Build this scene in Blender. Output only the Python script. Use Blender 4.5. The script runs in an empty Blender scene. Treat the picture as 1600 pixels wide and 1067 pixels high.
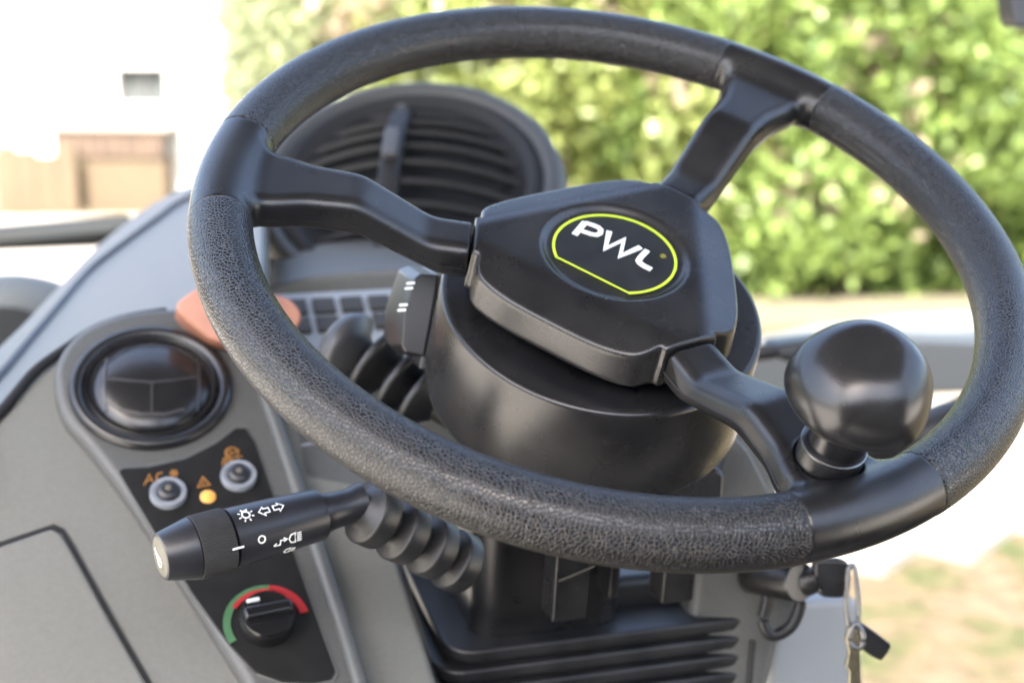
import bpy, bmesh, math, random
import numpy as np
from mathutils import Matrix, Vector
random.seed(7); RNG = np.random.default_rng(7)
S = bpy.context.scene
COL = S.collection
rad = math.radians

# ------------------------------------------------------------------ camera, world, sun
PITCH, YAW = rad(12.0), rad(16.5)
FPX = 2213.3                                  # focal length in pixels of a 1600 px wide picture
FH = np.array([math.sin(YAW), math.cos(YAW), 0.0])
RIGHT = np.array([math.cos(YAW), -math.sin(YAW), 0.0])
ZUP = np.array([0, 0, 1.0])
FWD = FH * math.cos(PITCH) - ZUP * math.sin(PITCH)
UP = FH * math.sin(PITCH) + ZUP * math.cos(PITCH)
BACK = -FWD
CR = np.stack([RIGHT, UP, BACK], 1)           # camera -> world rotation
WHEEL_C = np.array([0, 0, 1.80])              # wheel centre in the vehicle frame (x right, y ahead, z up)
Cc = np.array([0.05222451, 0.05228896, -0.6882])
CAMP = WHEEL_C - CR @ Cc
cd = bpy.data.cameras.new('camera'); cam = bpy.data.objects.new('camera', cd); COL.objects.link(cam)
M = Matrix([list(CR[0]) + [CAMP[0]], list(CR[1]) + [CAMP[1]], list(CR[2]) + [CAMP[2]], [0, 0, 0, 1]])
cam.matrix_world = M
cd.sensor_width = 36; cd.lens = FPX / 1600 * 36
cd.clip_start = 0.02; cd.clip_end = 500
cd.dof.use_dof = True; cd.dof.focus_distance = 0.625; cd.dof.aperture_fstop = 6.6
S.camera = cam

SUN_EL, SUN_AZ = rad(58), rad(215)            # azimuth clockwise from vehicle-ahead
w = bpy.data.worlds.new('World'); S.world = w; w.use_nodes = True
nt = w.node_tree; nt.nodes.clear()
sky = nt.nodes.new('ShaderNodeTexSky'); sky.sky_type = 'NISHITA'; sky.sun_disc = False
sky.sun_elevation = SUN_EL; sky.sun_rotation = SUN_AZ; sky.dust_density = 5.0; sky.ozone_density = 0.2; sky.air_density = 1.0
bgn = nt.nodes.new('ShaderNodeBackground'); bgn.inputs['Strength'].default_value = 0.15
wo = nt.nodes.new('ShaderNodeOutputWorld')
nt.links.new(sky.outputs[0], bgn.inputs[0]); nt.links.new(bgn.outputs[0], wo.inputs[0])
sd = bpy.data.lights.new('sun', 'SUN'); sd.energy = 4.0; sd.angle = rad(0.6); sd.color = (1, .95, .87)
sun = bpy.data.objects.new('sun', sd); COL.objects.link(sun)
to_sun = Vector((math.sin(SUN_AZ) * math.cos(SUN_EL), math.cos(SUN_AZ) * math.cos(SUN_EL), math.sin(SUN_EL)))
sun.rotation_euler = to_sun.to_track_quat('Z', 'Y').to_euler()
S.view_settings.view_transform = 'Standard'; S.view_settings.look = 'None'
S.view_settings.exposure = 2.72; S.view_settings.gamma = 1
S.cycles.max_bounces = 8; S.cycles.use_denoising = True

# ------------------------------------------------------------------ coordinates
def W(px, py, d):
    """point seen at photo pixel (px, py), d metres along the optical axis"""
    return CAMP + CR @ np.array([(px - 800) / FPX * d, -(py - 533.5) / FPX * d, -d])
def ray(px, py):
    v = CR @ np.array([(px - 800) / FPX, -(py - 533.5) / FPX, -1.0]); return v / np.linalg.norm(v)
def unit(v): v = np.asarray(v, float); return v / np.linalg.norm(v)
def hit(px, py, P0, n):
    r = ray(px, py); return CAMP + r * ((np.dot(n, P0 - CAMP)) / np.dot(n, r))
def plane3(a, b, c):
    n = unit(np.cross(b - a, c - a))
    if np.dot(n, CAMP - a) < 0: n = -n
    return a, n
def basis(n, hint=ZUP):
    x = unit(np.cross(hint, n)); y = np.cross(n, x); return x, y
# wheel frame
NW = CR @ np.array([0.1438987, 0.74188938, 0.65489947])
UW = CR @ np.array([0.98959242, -0.10787968, -0.0952303])
VW = CR @ np.array([0.0, 0.66178707, -0.74969185])
RW = np.stack([UW, VW, NW], 1)
def wl(P):
    """wheel coordinates (u, v, height) -> world"""
    return WHEEL_C + np.asarray(P, float) @ RW.T

# ------------------------------------------------------------------ materials
def mat(name, color, rough=.5, bump=None, metallic=0, spec=.5, vary=0, vscale=20, coat=0, dust=0):
    m = bpy.data.materials.new(name); m.use_nodes = True
    t = m.node_tree; b = t.nodes['Principled BSDF']
    b.inputs['Base Color'].default_value = (*color, 1); b.inputs['Roughness'].default_value = rough
    b.inputs['Metallic'].default_value = metallic; b.inputs['Specular IOR Level'].default_value = spec
    b.inputs['Coat Weight'].default_value = coat
    tc = t.nodes.new('ShaderNodeTexCoord')
    if vary:
        nz = t.nodes.new('ShaderNodeTexNoise'); nz.inputs['Scale'].default_value = vscale; nz.inputs['Detail'].default_value = 6
        t.links.new(tc.outputs['Object'], nz.inputs['Vector'])
        cr = t.nodes.new('ShaderNodeValToRGB')
        cr.color_ramp.elements[0].position = .3; cr.color_ramp.elements[1].position = .7
        cr.color_ramp.elements[0].color = (*[c * (1 - vary) for c in color], 1)
        cr.color_ramp.elements[1].color = (*[min(1, c * (1 + vary)) for c in color], 1)
        t.links.new(nz.outputs['Fac'], cr.inputs[0]); t.links.new(cr.outputs[0], b.inputs['Base Color'])
        mr = t.nodes.new('ShaderNodeMapRange'); mr.inputs['To Min'].default_value = rough * .85; mr.inputs['To Max'].default_value = min(1, rough * 1.2)
        t.links.new(nz.outputs['Fac'], mr.inputs['Value']); t.links.new(mr.outputs[0], b.inputs['Roughness'])
    if dust:                                             # settled dust: fine pale specks, thicker in places
        base = b.inputs['Base Color'].links[0].from_socket
        n1 = t.nodes.new('ShaderNodeTexNoise'); n1.inputs['Scale'].default_value = 850; n1.inputs['Detail'].default_value = 2
        n2 = t.nodes.new('ShaderNodeTexNoise'); n2.inputs['Scale'].default_value = 28; n2.inputs['Detail'].default_value = 4
        for q in (n1, n2): t.links.new(tc.outputs['Object'], q.inputs['Vector'])
        m1 = t.nodes.new('ShaderNodeMapRange'); m1.inputs['From Min'].default_value = .70; m1.inputs['From Max'].default_value = .80
        m2 = t.nodes.new('ShaderNodeMapRange'); m2.inputs['From Min'].default_value = .42; m2.inputs['From Max'].default_value = .7; m2.inputs['To Max'].default_value = .12
        m3 = t.nodes.new('ShaderNodeMath'); m3.operation = 'MAXIMUM'; m4 = t.nodes.new('ShaderNodeMath'); m4.operation = 'MULTIPLY'; m4.inputs[1].default_value = dust
        t.links.new(n1.outputs['Fac'], m1.inputs['Value']); t.links.new(n2.outputs['Fac'], m2.inputs['Value'])
        t.links.new(m1.outputs[0], m3.inputs[0]); t.links.new(m2.outputs[0], m3.inputs[1]); t.links.new(m3.outputs[0], m4.inputs[0])
        mc = t.nodes.new('ShaderNodeMix'); mc.data_type = 'RGBA'; mc.inputs[7].default_value = (.20, .19, .17, 1)
        t.links.new(m4.outputs[0], mc.inputs[0]); t.links.new(base, mc.inputs[6]); t.links.new(mc.outputs[2], b.inputs['Base Color'])
    if bump:
        kind, scale, dist, stren = bump
        if kind == 'noise':
            x = t.nodes.new('ShaderNodeTexNoise'); x.inputs['Scale'].default_value = scale; x.inputs['Detail'].default_value = 3
            out = x.outputs['Fac']; t.links.new(tc.outputs['Object'], x.inputs['Vector'])
        else:
            # hide grain: small pebbles parted by creases, laid along the rim by its own UVs (metres)
            wn = t.nodes.new('ShaderNodeTexNoise'); wn.inputs['Scale'].default_value = scale * .6; wn.inputs['Detail'].default_value = 1
            t.links.new(tc.outputs['UV'], wn.inputs['Vector'])
            mx = t.nodes.new('ShaderNodeVectorMath'); mx.operation = 'MULTIPLY_ADD'; mx.inputs[1].default_value = (.5 / scale,) * 3
            t.links.new(wn.outputs['Color'], mx.inputs[0]); t.links.new(tc.outputs['UV'], mx.inputs[2])
            vo = t.nodes.new('ShaderNodeTexVoronoi'); vo.voronoi_dimensions = '2D'; vo.feature = 'DISTANCE_TO_EDGE'; vo.inputs['Scale'].default_value = scale
            t.links.new(mx.outputs[0], vo.inputs['Vector'])
            mp = t.nodes.new('ShaderNodeMapRange'); mp.interpolation_type = 'SMOOTHSTEP'
            mp.inputs['From Max'].default_value = .24; mp.inputs['To Min'].default_value = 0; mp.inputs['To Max'].default_value = 1
            t.links.new(vo.outputs['Distance'], mp.inputs['Value']); out = mp.outputs[0]
            wr = t.nodes.new('ShaderNodeTexNoise'); wr.inputs['Scale'].default_value = 9; wr.inputs['Detail'].default_value = 3   # hand worn, shinier stretches
            t.links.new(tc.outputs['Object'], wr.inputs['Vector'])
            wm = t.nodes.new('ShaderNodeMapRange'); wm.inputs['From Min'].default_value = .35; wm.inputs['From Max'].default_value = .65
            wm.inputs['To Min'].default_value = rough * .72; wm.inputs['To Max'].default_value = rough * 1.2
            t.links.new(wr.outputs['Fac'], wm.inputs['Value']); t.links.new(wm.outputs[0], b.inputs['Roughness'])
            ms = t.nodes.new('ShaderNodeMath'); ms.operation = 'MULTIPLY_ADD'; ms.inputs[1].default_value = -.45; ms.inputs[2].default_value = .45; t.links.new(out, ms.inputs[0])
            mc = t.nodes.new('ShaderNodeMix'); mc.data_type = 'RGBA'; mc.inputs[7].default_value = (.035, .034, .032, 1)   # creases mixed paler so the grain stays visible
            t.links.new(ms.outputs[0], mc.inputs[0]); t.links.new(b.inputs['Base Color'].links[0].from_socket, mc.inputs[6]); t.links.new(mc.outputs[2], b.inputs['Base Color'])
        bp = t.nodes.new('ShaderNodeBump'); bp.inputs['Distance'].default_value = dist; bp.inputs['Strength'].default_value = stren
        t.links.new(out, bp.inputs['Height']); t.links.new(bp.outputs[0], b.inputs['Normal'])
    return m
LEATHER = mat('grained_black_rim', (.008, .008, .009), .31, ('hide', 600, .00022, 1), vary=.25, vscale=300, spec=.6)
BLACK = mat('satin_black_plastic', (.008, .008, .009), .28, ('noise', 2600, .00012, .5), vary=.2, vscale=60, dust=.5, spec=.6)
DRUM = mat('smooth_black_plastic', (.008, .008, .009), .27, ('noise', 3500, .00006, .4), vary=.2, vscale=40, dust=.45, spec=.6)
KNOB = mat('moulded_black_knob', (.010, .010, .011), .24, ('noise', 2200, .00008, .35), vary=.2, vscale=80, dust=.3, spec=.6)
STALK = mat('navy_black_stalk_plastic', (.014, .015, .019), .36, ('noise', 3000, .00004, .3), vary=.15, vscale=80, spec=.6)
KNURL = mat('dull_black_rubber', (.022, .022, .022), .6, vary=.2, vscale=200)
RUBBER = mat('black_rubber', (.010, .0105, .012), .40, ('noise', 700, .0002, .3), vary=.3, vscale=50, dust=.4)
GREY = mat('grey_dash_plastic', (.088, .092, .088), .44, ('noise', 900, .0003, .5), vary=.08, vscale=420)
GREYD = mat('dark_grey_fascia', (.080, .082, .078), .46, ('noise', 900, .0003, .5), vary=.10, vscale=420, dust=.25)
LIDM = mat('olive_grey_panel', (.15, .152, .136), .45, ('noise', 900, .0002, .5), vary=.06, vscale=300, dust=.2)
SWITCHM = mat('black_switch_plastic', (.009, .009, .010), .3, ('noise', 3000, .00005, .3), vary=.2, vscale=80)
RIBM = mat('charcoal_rib', (.045, .045, .047), .4, vary=.1, vscale=100)
PLATE = mat('black_switch_plate', (.009, .009, .0085), .55, vary=.2, vscale=100, spec=.25)
DARK = mat('shadow_black', (.006, .006, .006), .6, vary=.2, vscale=100)
GLOSS = mat('gloss_black', (.010, .010, .011), .16, vary=.2, vscale=60)
BADGE = mat('badge_black', (.012, .012, .011), .35, vary=.3, vscale=90)
LIME = mat('lime_print', (.55, .72, .04), .4, vary=.06, vscale=300, dust=.2)
WHITE = mat('white_print', (.82, .84, .82), .4, vary=.04, vscale=300)
AMBER = mat('amber_print', (.33, .15, .035), .5, vary=.1, vscale=300)
AMBERLENS = mat('amber_lens', (.85, .42, .09), .3, vary=.08, vscale=300)
REDP = mat('red_print', (.36, .022, .026), .4, vary=.06, vscale=200)
GREENP = mat('green_print', (.06, .15, .068), .4, vary=.06, vscale=200)
ORANGE = mat('orange_plastic', (.36, .16, .105), .4, ('noise', 900, .0001, .4), vary=.1, vscale=80)
PODM = mat('dark_vent_hood', (.035, .036, .034), .5, ('noise', 900, .0002, .5), vary=.1, vscale=300)
VENTM = mat('dull_vent_plastic', (.010, .010, .010), .6, vary=.2, vscale=80, spec=.3)
BUTTON = mat('worn_beige_button', (.13, .122, .092), .5, vary=.15, vscale=300)
RINGM = mat('blue_grey_ring', (.22, .24, .27), .3, vary=.1, vscale=200)
CHROME = mat('bright_metal', (.7, .7, .72), .18, metallic=1, vary=.1, vscale=200)
STEEL = mat('dull_steel', (.22, .22, .22), .35, metallic=1, vary=.2, vscale=200)
BRASS = mat('worn_key_metal', (.45, .40, .28), .3, metallic=1, vary=.2, vscale=200)
KEYS = mat('brown_key_cap', (.03, .027, .021), .5, vary=.15, vscale=200)
GUARDM = mat('guard_paint_skylit', (.125, .135, .145), .4, vary=.08, vscale=8)  # sky reflection on the guard top put into a paler colour
FLANKM = mat('guard_paint_shaded', (.050, .056, .056), .5, vary=.1, vscale=8)  # same guard, colour darkened for its shaded flank
PAINTG = mat('pale_grey_paint', (.25, .27, .285), .35, vary=.08, vscale=8)
FENDM = mat('mid_grey_fender', (.07, .08, .08), .5, vary=.1, vscale=8)
BARM = mat('black_bar_paint', (.008, .010, .011), .7, vary=.3, vscale=12, spec=.25)

# ------------------------------------------------------------------ object helpers
def mesh(name, V, F, m, parent=None, smooth=True, sharp=None):
    me = bpy.data.meshes.new(name); me.from_pydata([tuple(map(float, v)) for v in V], [], F)
    me.validate(); me.update()
    if smooth:
        me.shade_smooth()
        if sharp: me.set_sharp_from_angle(angle=rad(sharp))
    me.materials.append(m)
    return link(name, me, parent)
def link(name, me, parent=None):
    o = bpy.data.objects.new(name, me); COL.objects.link(o)
    if parent is not None:
        o.parent = parent
        if parent.type == 'EMPTY': o.matrix_parent_inverse = Matrix.Translation(-parent.location)
    return o
def thing(name, label, cat, loc, group=None):
    o = bpy.data.objects.new(name, None); COL.objects.link(o); o.location = tuple(map(float, loc)); o.empty_display_size = .05
    return tag(o, label, cat, group)
def tag(o, label, cat, group=None, kind=None):
    if label: o['label'] = label
    if cat: o['category'] = cat
    if group: o['group'] = group
    if kind: o['kind'] = kind
    return o
def bevel(o, width, seg=3, angle=35):
    b = o.modifiers.new('bevel', 'BEVEL'); b.width = width; b.segments = seg; b.limit_method = 'ANGLE'; b.angle_limit = rad(angle)
    n = o.modifiers.new('normals', 'WEIGHTED_NORMAL'); n.keep_sharp = False
    return o
def slab(name, pts, vec, m, parent=None, bev=.002, seg=3):
    """outline pts (world) pushed along vec: a solid with that outline"""
    pts = [np.asarray(p, float) for p in pts]; n = len(pts)
    vec = np.asarray(vec, float)
    nrm = sum(np.cross(pts[i] - pts[0], pts[(i + 1) % n] - pts[0]) for i in range(n))
    if np.dot(nrm, vec) > 0: pts = pts[::-1]
    V = pts + [p + vec for p in pts]
    F = [list(range(n)), list(range(2 * n - 1, n - 1, -1))] + [[(i + 1) % n, i, i + n, (i + 1) % n + n] for i in range(n)]
    o = mesh(name, V, F, m, parent, bool(bev))
    if bev: bevel(o, bev, seg)
    return o
def smooth_closed(pts, n=6):
    """Catmull-Rom through a closed outline"""
    P = [np.asarray(p, float) for p in pts]; k = len(P); out = []
    for i in range(k):
        a, b, c, d = P[i - 1], P[i], P[(i + 1) % k], P[(i + 2) % k]
        for j in range(n):
            t = j / n
            out.append(.5 * (2 * b + (c - a) * t + (2 * a - 5 * b + 4 * c - d) * t * t + (3 * b - a - 3 * c + d) * t ** 3))
    return out
def smooth_open(pts, n=6):
    P = [np.asarray(p, float) for p in pts]; k = len(P); out = []
    for i in range(k - 1):
        a, b, c, d = P[max(0, i - 1)], P[i], P[i + 1], P[min(k - 1, i + 2)]
        for j in range(n):
            t = j / n
            out.append(.5 * (2 * b + (c - a) * t + (2 * a - 5 * b + 4 * c - d) * t * t + (3 * b - a - 3 * c + d) * t ** 3))
    out.append(P[-1]); return out
def lathe(name, prof, c, axis, m, parent=None, seg=64, sharp=40, hint=None, caps=True):
    """profile (radius, height along axis) turned round axis through c"""
    axis = unit(axis); x = unit(np.cross(axis, hint if hint is not None else ([0, 0, 1] if abs(axis[2]) < .9 else [1, 0, 0]))); y = np.cross(axis, x)
    c = np.asarray(c, float); V = []; F = []
    for r, h in prof:
        for i in range(seg):
            t = 2 * math.pi * i / seg; V.append(c + axis * h + r * (x * math.cos(t) + y * math.sin(t)))
    for k in range(len(prof) - 1):
        for i in range(seg):
            j = (i + 1) % seg; F.append([k * seg + i, k * seg + j, (k + 1) * seg + j, (k + 1) * seg + i])
    if caps and prof[0][0] > 1e-6: F.append(list(range(seg - 1, -1, -1)))
    if caps and prof[-1][0] > 1e-6: F.append([(len(prof) - 1) * seg + i for i in range(seg)])
    return mesh(name, V, F, m, parent, True, sharp)
def tube(name, pts, r, m, parent=None, seg=12, closed=False):
    P = [np.asarray(p, float) for p in pts]; n = len(P); V = []; F = []
    up = np.array([.123, .2, .97])
    for i in range(n):
        if closed: t = P[(i + 1) % n] - P[i - 1]
        else: t = P[min(n - 1, i + 1)] - P[max(0, i - 1)]
        t = unit(t); x = unit(np.cross(up, t)); y = np.cross(t, x); rr = r[i] if hasattr(r, '__len__') else r
        for k in range(seg):
            a = 2 * math.pi * k / seg; V.append(P[i] + rr * (x * math.cos(a) + y * math.sin(a)))
    for i in range(n if closed else n - 1):
        j = (i + 1) % n
        for k in range(seg):
            l = (k + 1) % seg; F.append([i * seg + k, i * seg + l, j * seg + l, j * seg + k])
    if not closed:
        F.append(list(range(seg - 1, -1, -1))); F.append([(n - 1) * seg + k for k in range(seg)])
    return mesh(name, V, F, m, parent, True, 50)
def box(name, c, ax, ay, az, m, parent=None, bev=.003):
    c = np.asarray(c, float); V = [c + sx * ax + sy * ay + sz * az for sz in (-1, 1) for sx, sy in ((-1, -1), (1, -1), (1, 1), (-1, 1))]
    F = [[3, 2, 1, 0], [4, 5, 6, 7]] + [[i, (i + 1) % 4, (i + 1) % 4 + 4, i + 4] for i in range(4)]
    o = mesh(name, V, F, m, parent, bool(bev))
    me = o.data; bm = bmesh.new(); bm.from_mesh(me); bmesh.ops.recalc_face_normals(bm, faces=bm.faces); bm.to_mesh(me); bm.free()
    if bev: bevel(o, bev)
    return o
def ribbons(name, lines, to3, th, m, parent=None):
    """flat print: each line is (points2d, width[, closed]); to3(x, y, lift) puts it on its surface; th = thickness"""
    V = []; F = []
    for ln in lines:
        pts, wd = [np.asarray(p, float) for p in ln[0]], ln[1]; cl = len(ln) > 2 and ln[2]
        n = len(pts); L = []; Rr = []
        for i in range(n):
            a = pts[i - 1] if (i or cl) else pts[i]; b = pts[(i + 1) % n] if (i < n - 1 or cl) else pts[i]
            d1 = unit(pts[i] - a) if np.linalg.norm(pts[i] - a) > 1e-9 else unit(b - pts[i])
            d2 = unit(b - pts[i]) if np.linalg.norm(b - pts[i]) > 1e-9 else d1
            t = unit(d1 + d2) if np.linalg.norm(d1 + d2) > 1e-6 else d1
            k = min(1.8, 1 / max(.3, abs(np.dot(t, d1)))); q = np.array([-t[1], t[0]]) * wd / 2 * k
            L.append(pts[i] + q); Rr.append(pts[i] - q)
        b0 = len(V)
        for i in range(n):
            V += [to3(*L[i], th), to3(*Rr[i], th), to3(*L[i], -th), to3(*Rr[i], -th)]
        for i in range(n if cl else n - 1):
            j = (i + 1) % n; p, q = b0 + 4 * i, b0 + 4 * j
            F += [[p, p + 1, q + 1, q], [p + 2, q + 2, q + 3, p + 3], [p, q, q + 2, p + 2], [p + 1, p + 3, q + 3, q + 1]]
        if not cl:
            for i, s in ((0, 1), (n - 1, -1)):
                p = b0 + 4 * i; F.append([p, p + 2, p + 3, p + 1][::s])
    o = mesh(name, V, F, m, parent, False)
    bm = bmesh.new(); bm.from_mesh(o.data); bmesh.ops.recalc_face_normals(bm, faces=bm.faces); bm.to_mesh(o.data); bm.free()
    return o
def loft(name, A, B, m, parent, th):
    """skin between two matching polylines, given thickness th (vector)"""
    n = len(A); V = list(A) + list(B) + [a + th for a in A] + [b + th for b in B]; F = []
    for i in range(n - 1):
        F += [[i, i + 1, n + i + 1, n + i], [2 * n + i, 3 * n + i, 3 * n + i + 1, 2 * n + i + 1], [i, 2 * n + i, 2 * n + i + 1, i + 1], [n + i, n + i + 1, 3 * n + i + 1, 3 * n + i]]
    F += [[0, n, 3 * n, 2 * n], [n - 1, 3 * n - 1, 4 * n - 1, 2 * n - 1]]
    o = mesh(name, V, F, m, parent)
    bm = bmesh.new(); bm.from_mesh(o.data); bmesh.ops.recalc_face_normals(bm, faces=bm.faces); bm.to_mesh(o.data); bm.free()
    return bevel(o, .004, 2, 50)
def circ(cx, cy, r, n=24, a0=0, a1=360, ry=None):
    full = abs(a1 - a0) >= 360
    return [(cx + r * math.cos(rad(a0 + (a1 - a0) * i / (n if full else n - 1))), cy + (ry or r) * math.sin(rad(a0 + (a1 - a0) * i / (n if full else n - 1)))) for i in range(n)]

def surface_nets(f, lo, hi, vox):
    lo = np.asarray(lo, float); n = np.ceil((np.asarray(hi) - lo) / vox).astype(int) + 1
    g = np.stack(np.meshgrid(*[lo[k] + vox * np.arange(n[k]) for k in range(3)], indexing='ij'), -1)
    D = f(g); ins = D < 0
    acc = np.zeros(tuple(n - 1) + (3,)); cnt = np.zeros(tuple(n - 1))
    corner = [(i, j, k) for i in (0, 1) for j in (0, 1) for k in (0, 1)]
    sl = lambda c: tuple(slice(c[k], c[k] + n[k] - 1) for k in range(3))
    for a in corner:
        for ax in range(3):
            if a[ax]: continue
            b = list(a); b[ax] = 1; b = tuple(b)
            da, db = D[sl(a)], D[sl(b)]; x = (da < 0) != (db < 0)
            t = np.where(x, da / np.where(x, da - db, 1), 0)
            for k in range(3): acc[..., k] += np.where(x, a[k] + (t if k == ax else 0), 0)
            cnt += x
    act = cnt > 0; idx = -np.ones(act.shape, int); idx[act] = np.arange(act.sum())
    cell = np.argwhere(act); P = lo + vox * (cell + acc[act] / cnt[act][:, None])
    for _ in range(3):                                    # pull the vertices onto the surface
        e = vox * .3; d0 = f(P)
        G = np.stack([(f(P + e * np.eye(3)[k]) - f(P - e * np.eye(3)[k])) / (2 * e) for k in range(3)], -1)
        st = np.clip(d0 / np.maximum((G ** 2).sum(-1), .05), -vox * .5, vox * .5); P = P - st[:, None] * G
    F = []
    for ax in range(3):
        u, v = (ax + 1) % 3, (ax + 2) % 3
        s0 = [slice(None)] * 3; s1 = [slice(None)] * 3; s0[ax] = slice(0, -1); s1[ax] = slice(1, None)
        A, B = ins[tuple(s0)], ins[tuple(s1)]; e = np.argwhere(A != B)
        ok = (e[:, u] > 0) & (e[:, v] > 0) & (e[:, u] < n[u] - 1) & (e[:, v] < n[v] - 1); e = e[ok]
        flip = A[tuple(e.T)]
        def c(du, dv): q = e.copy(); q[:, u] -= du; q[:, v] -= dv; return idx[tuple(q.T)]
        q = np.stack([c(1, 1), c(0, 1), c(0, 0), c(1, 0)], 1)
        q[~flip] = q[~flip][:, ::-1]; F.append(q)
    return P, np.concatenate(F).tolist()
def smin(a, b, k):
    h = np.clip(.5 + .5 * (b - a) / k, 0, 1); return b + (a - b) * h - k * h * (1 - h)
def smax(a, b, k): return -smin(-a, -b, k)

# ================================================================== STEERING WHEEL
RR, RT = .19, .0146
SP = [178.0, 58.0, -62.0]; HALF = 9.7
wheel = thing('steering_wheel', 'black tractor steering wheel with grained rim, three spokes and a lime ringed badge', 'steering wheel', WHEEL_C)

def grip(a0, a1):
    a0, a1 = rad(a0), rad(a1); V = []; F = []; seg = 72
    s = [0, .0001, .0004, .0008, .0014, .0022]; L = (a1 - a0) * RR
    st = s + list(np.linspace(.004, L - .004, 180)) + [L - x for x in s[::-1]]
    for x in st:
        e = min(x, L - x); r = RT + .0002 - .0011 * max(0, 1 - e / .0018) ** 2
        if e == 0: r = RT - .0022
        t = a0 + x / RR; er = np.array([math.cos(t), math.sin(t), 0])
        for k in range(seg):
            p = 2 * math.pi * k / seg; ridge = .00025 * math.exp(-((math.degrees(p) - 302) / 2.2) ** 2)
            rr = r + ridge; V.append(er * (RR + rr * math.cos(p)) + np.array([0, 0, rr * 1.0 * math.sin(p)]))
    for i in range(len(st) - 1):
        for k in range(seg):
            l = (k + 1) % seg; F.append([i * seg + k, i * seg + l, (i + 1) * seg + l, (i + 1) * seg + k][::-1])
    n = len(st); F.append(list(range(seg))); F.append([(n - 1) * seg + k for k in range(seg)][::-1])
    o = mesh('rim_grip', wl(V), F, LEATHER, wheel, True, 60)
    uv = o.data.uv_layers.new(name='rim'); C_ = 2 * math.pi * RT
    for pl in o.data.polygons:
        vs = [o.data.loops[li].vertex_index for li in pl.loop_indices]
        ks = [(v + seg // 4) % seg for v in (w_ % seg for w_ in vs)]          # the UV seam runs along the hidden underside
        for li, v, k in zip(pl.loop_indices, vs, ks):
            if max(ks) - min(ks) > seg // 2 and k < seg // 2: k += seg
            uv.data[li].uv = (a0 * RR + st[v // seg], k / seg * C_)
    return o
for k in range(3): grip(SP[k] - 120 + HALF, SP[k] - HALF)

def piecewise(a, xs, ys, k=.006):
    """polyline with softened corners"""
    y = np.zeros_like(a)
    for o, wt in ((-1, .06), (-.66, .12), (-.33, .2), (0, .24), (.33, .2), (.66, .12), (1, .06)): y += wt * np.interp(a + o * k, xs, ys)
    return y
def spoke_sdf(mount):
    ch = math.cos(rad(HALF + .3)); sh = math.sin(rad(HALF + .3))    # the sleeve runs a little way under the grips
    def f(p):
        a, b, c = p[..., 0], p[..., 1], p[..., 2]
        ht = piecewise(a, [0, .091, .127, .3], [-.0125, -.0125, .0062, .0062])
        hb = piecewise(a, [0, .085, .125, .16, .3], [-.031, -.031, -.0125, -.011, -.011])
        wt = .0122 + piecewise(a, [0, .08, .13, .15, .166, .3], [0, 0, .0015, .003, .008, .016])
        dm = (ht + hb) / 2 - .001
        wd = wt + np.where(c > dm, (ht - c) * .28, (ht - dm) * .28 - (dm - c) * .18)
        d = smax(smax(c - ht, hb - c, .004), (np.abs(b) - wd) * .94, .0055)
        d = smax(d, .071 - a, .0015); d = np.maximum(d, a - .186)
        rho = np.sqrt(a * a + b * b) + 1e-9
        tor = np.sqrt((rho - RR) ** 2 + c * c) - RT
        d = smin(d, tor, .007)
        if mount:
            dd = np.sqrt((a - .1655) ** 2 + b * b)
            d = smin(d, np.maximum(dd - .0165, np.abs(c + .007) - .006), .006)
            d = smax(d, -np.maximum(dd - .0144, -.004 - c), .001)      # the pocket the knob sits in
        end = np.abs(b) * ch - a * sh
        return np.maximum(d, end)
    return f
for i, ph in enumerate(SP):
    P, F = surface_nets(spoke_sdf(i == 2), (.068, -.042, -.036), (.208, .042, .018), .0011)
    c, s = math.cos(rad(ph)), math.sin(rad(ph))
    Q = np.stack([P[:, 0] * c - P[:, 1] * s, P[:, 0] * s + P[:, 1] * c, P[:, 2]], 1)
    o = mesh('spoke', wl(Q), F, BLACK, wheel, True)
    ma = np.linspace(.073, .166, 40); mht = piecewise(ma, [0, .091, .127, .3], [-.0125, -.0125, .0062, .0062])
    mhb = piecewise(ma, [0, .085, .125, .16, .3], [-.031, -.031, -.0125, -.011, -.011]); mdm = (mht + mhb) / 2 - .001
    mw = .0122 + piecewise(ma, [0, .08, .13, .15, .166, .3], [0, 0, .0015, .003, .008, .016]) + (mht - mdm) * .28
    for e in (-1, 1): tube('mould_line', [wl((a * c - e * b * s, a * s + e * b * c, h)) for a, b, h in zip(ma, mw, mdm)], .0003, BLACK, o, 6)
core = [(RR + (RT - .0035) * math.cos(t), (RT - .0035) * math.sin(t)) for t in np.linspace(0, 2 * math.pi, 25)[:-1]]
lathe('rim_core', core + core[:1], WHEEL_C, NW, DARK, wheel, 180, caps=False)

# hub cover
FD = [118.0, -2.0, -122.0]
def hub_sdf(p):
    x, y, c = p[..., 0], p[..., 1], p[..., 2]
    rho = np.hypot(x, y); d2 = rho - .0725; top = np.full_like(x, -.0102)
    side = (-.0102 - c) * .10                            # draft
    for a in FD:
        e = x * math.cos(rad(a)) + y * math.sin(rad(a))
        d2 = smax(d2, e - .0615, .012); top = smin(top, -.0102 - .34 * (e - .042), .0018)
    for a in SP:
        ex = x * math.cos(rad(a)) + y * math.sin(rad(a)); ey = -x * math.sin(rad(a)) + y * math.cos(rad(a))
        d2 = smax(d2, ex - .0668, .003)
        d2 = smin(d2, np.maximum(np.maximum(ex - .0697, np.abs(ey) - .0142), .03 - ex), .0025)
    rec = np.clip((.0385 - rho) / .0055, 0, 1); rec = rec * rec * (3 - 2 * rec)
    top = top - .0028 * rec
    d = smax(d2 + side * .0 - (-.012 - c) * .08, c - top, .0022)
    return smax(d, -.0345 - c, .003)
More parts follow.
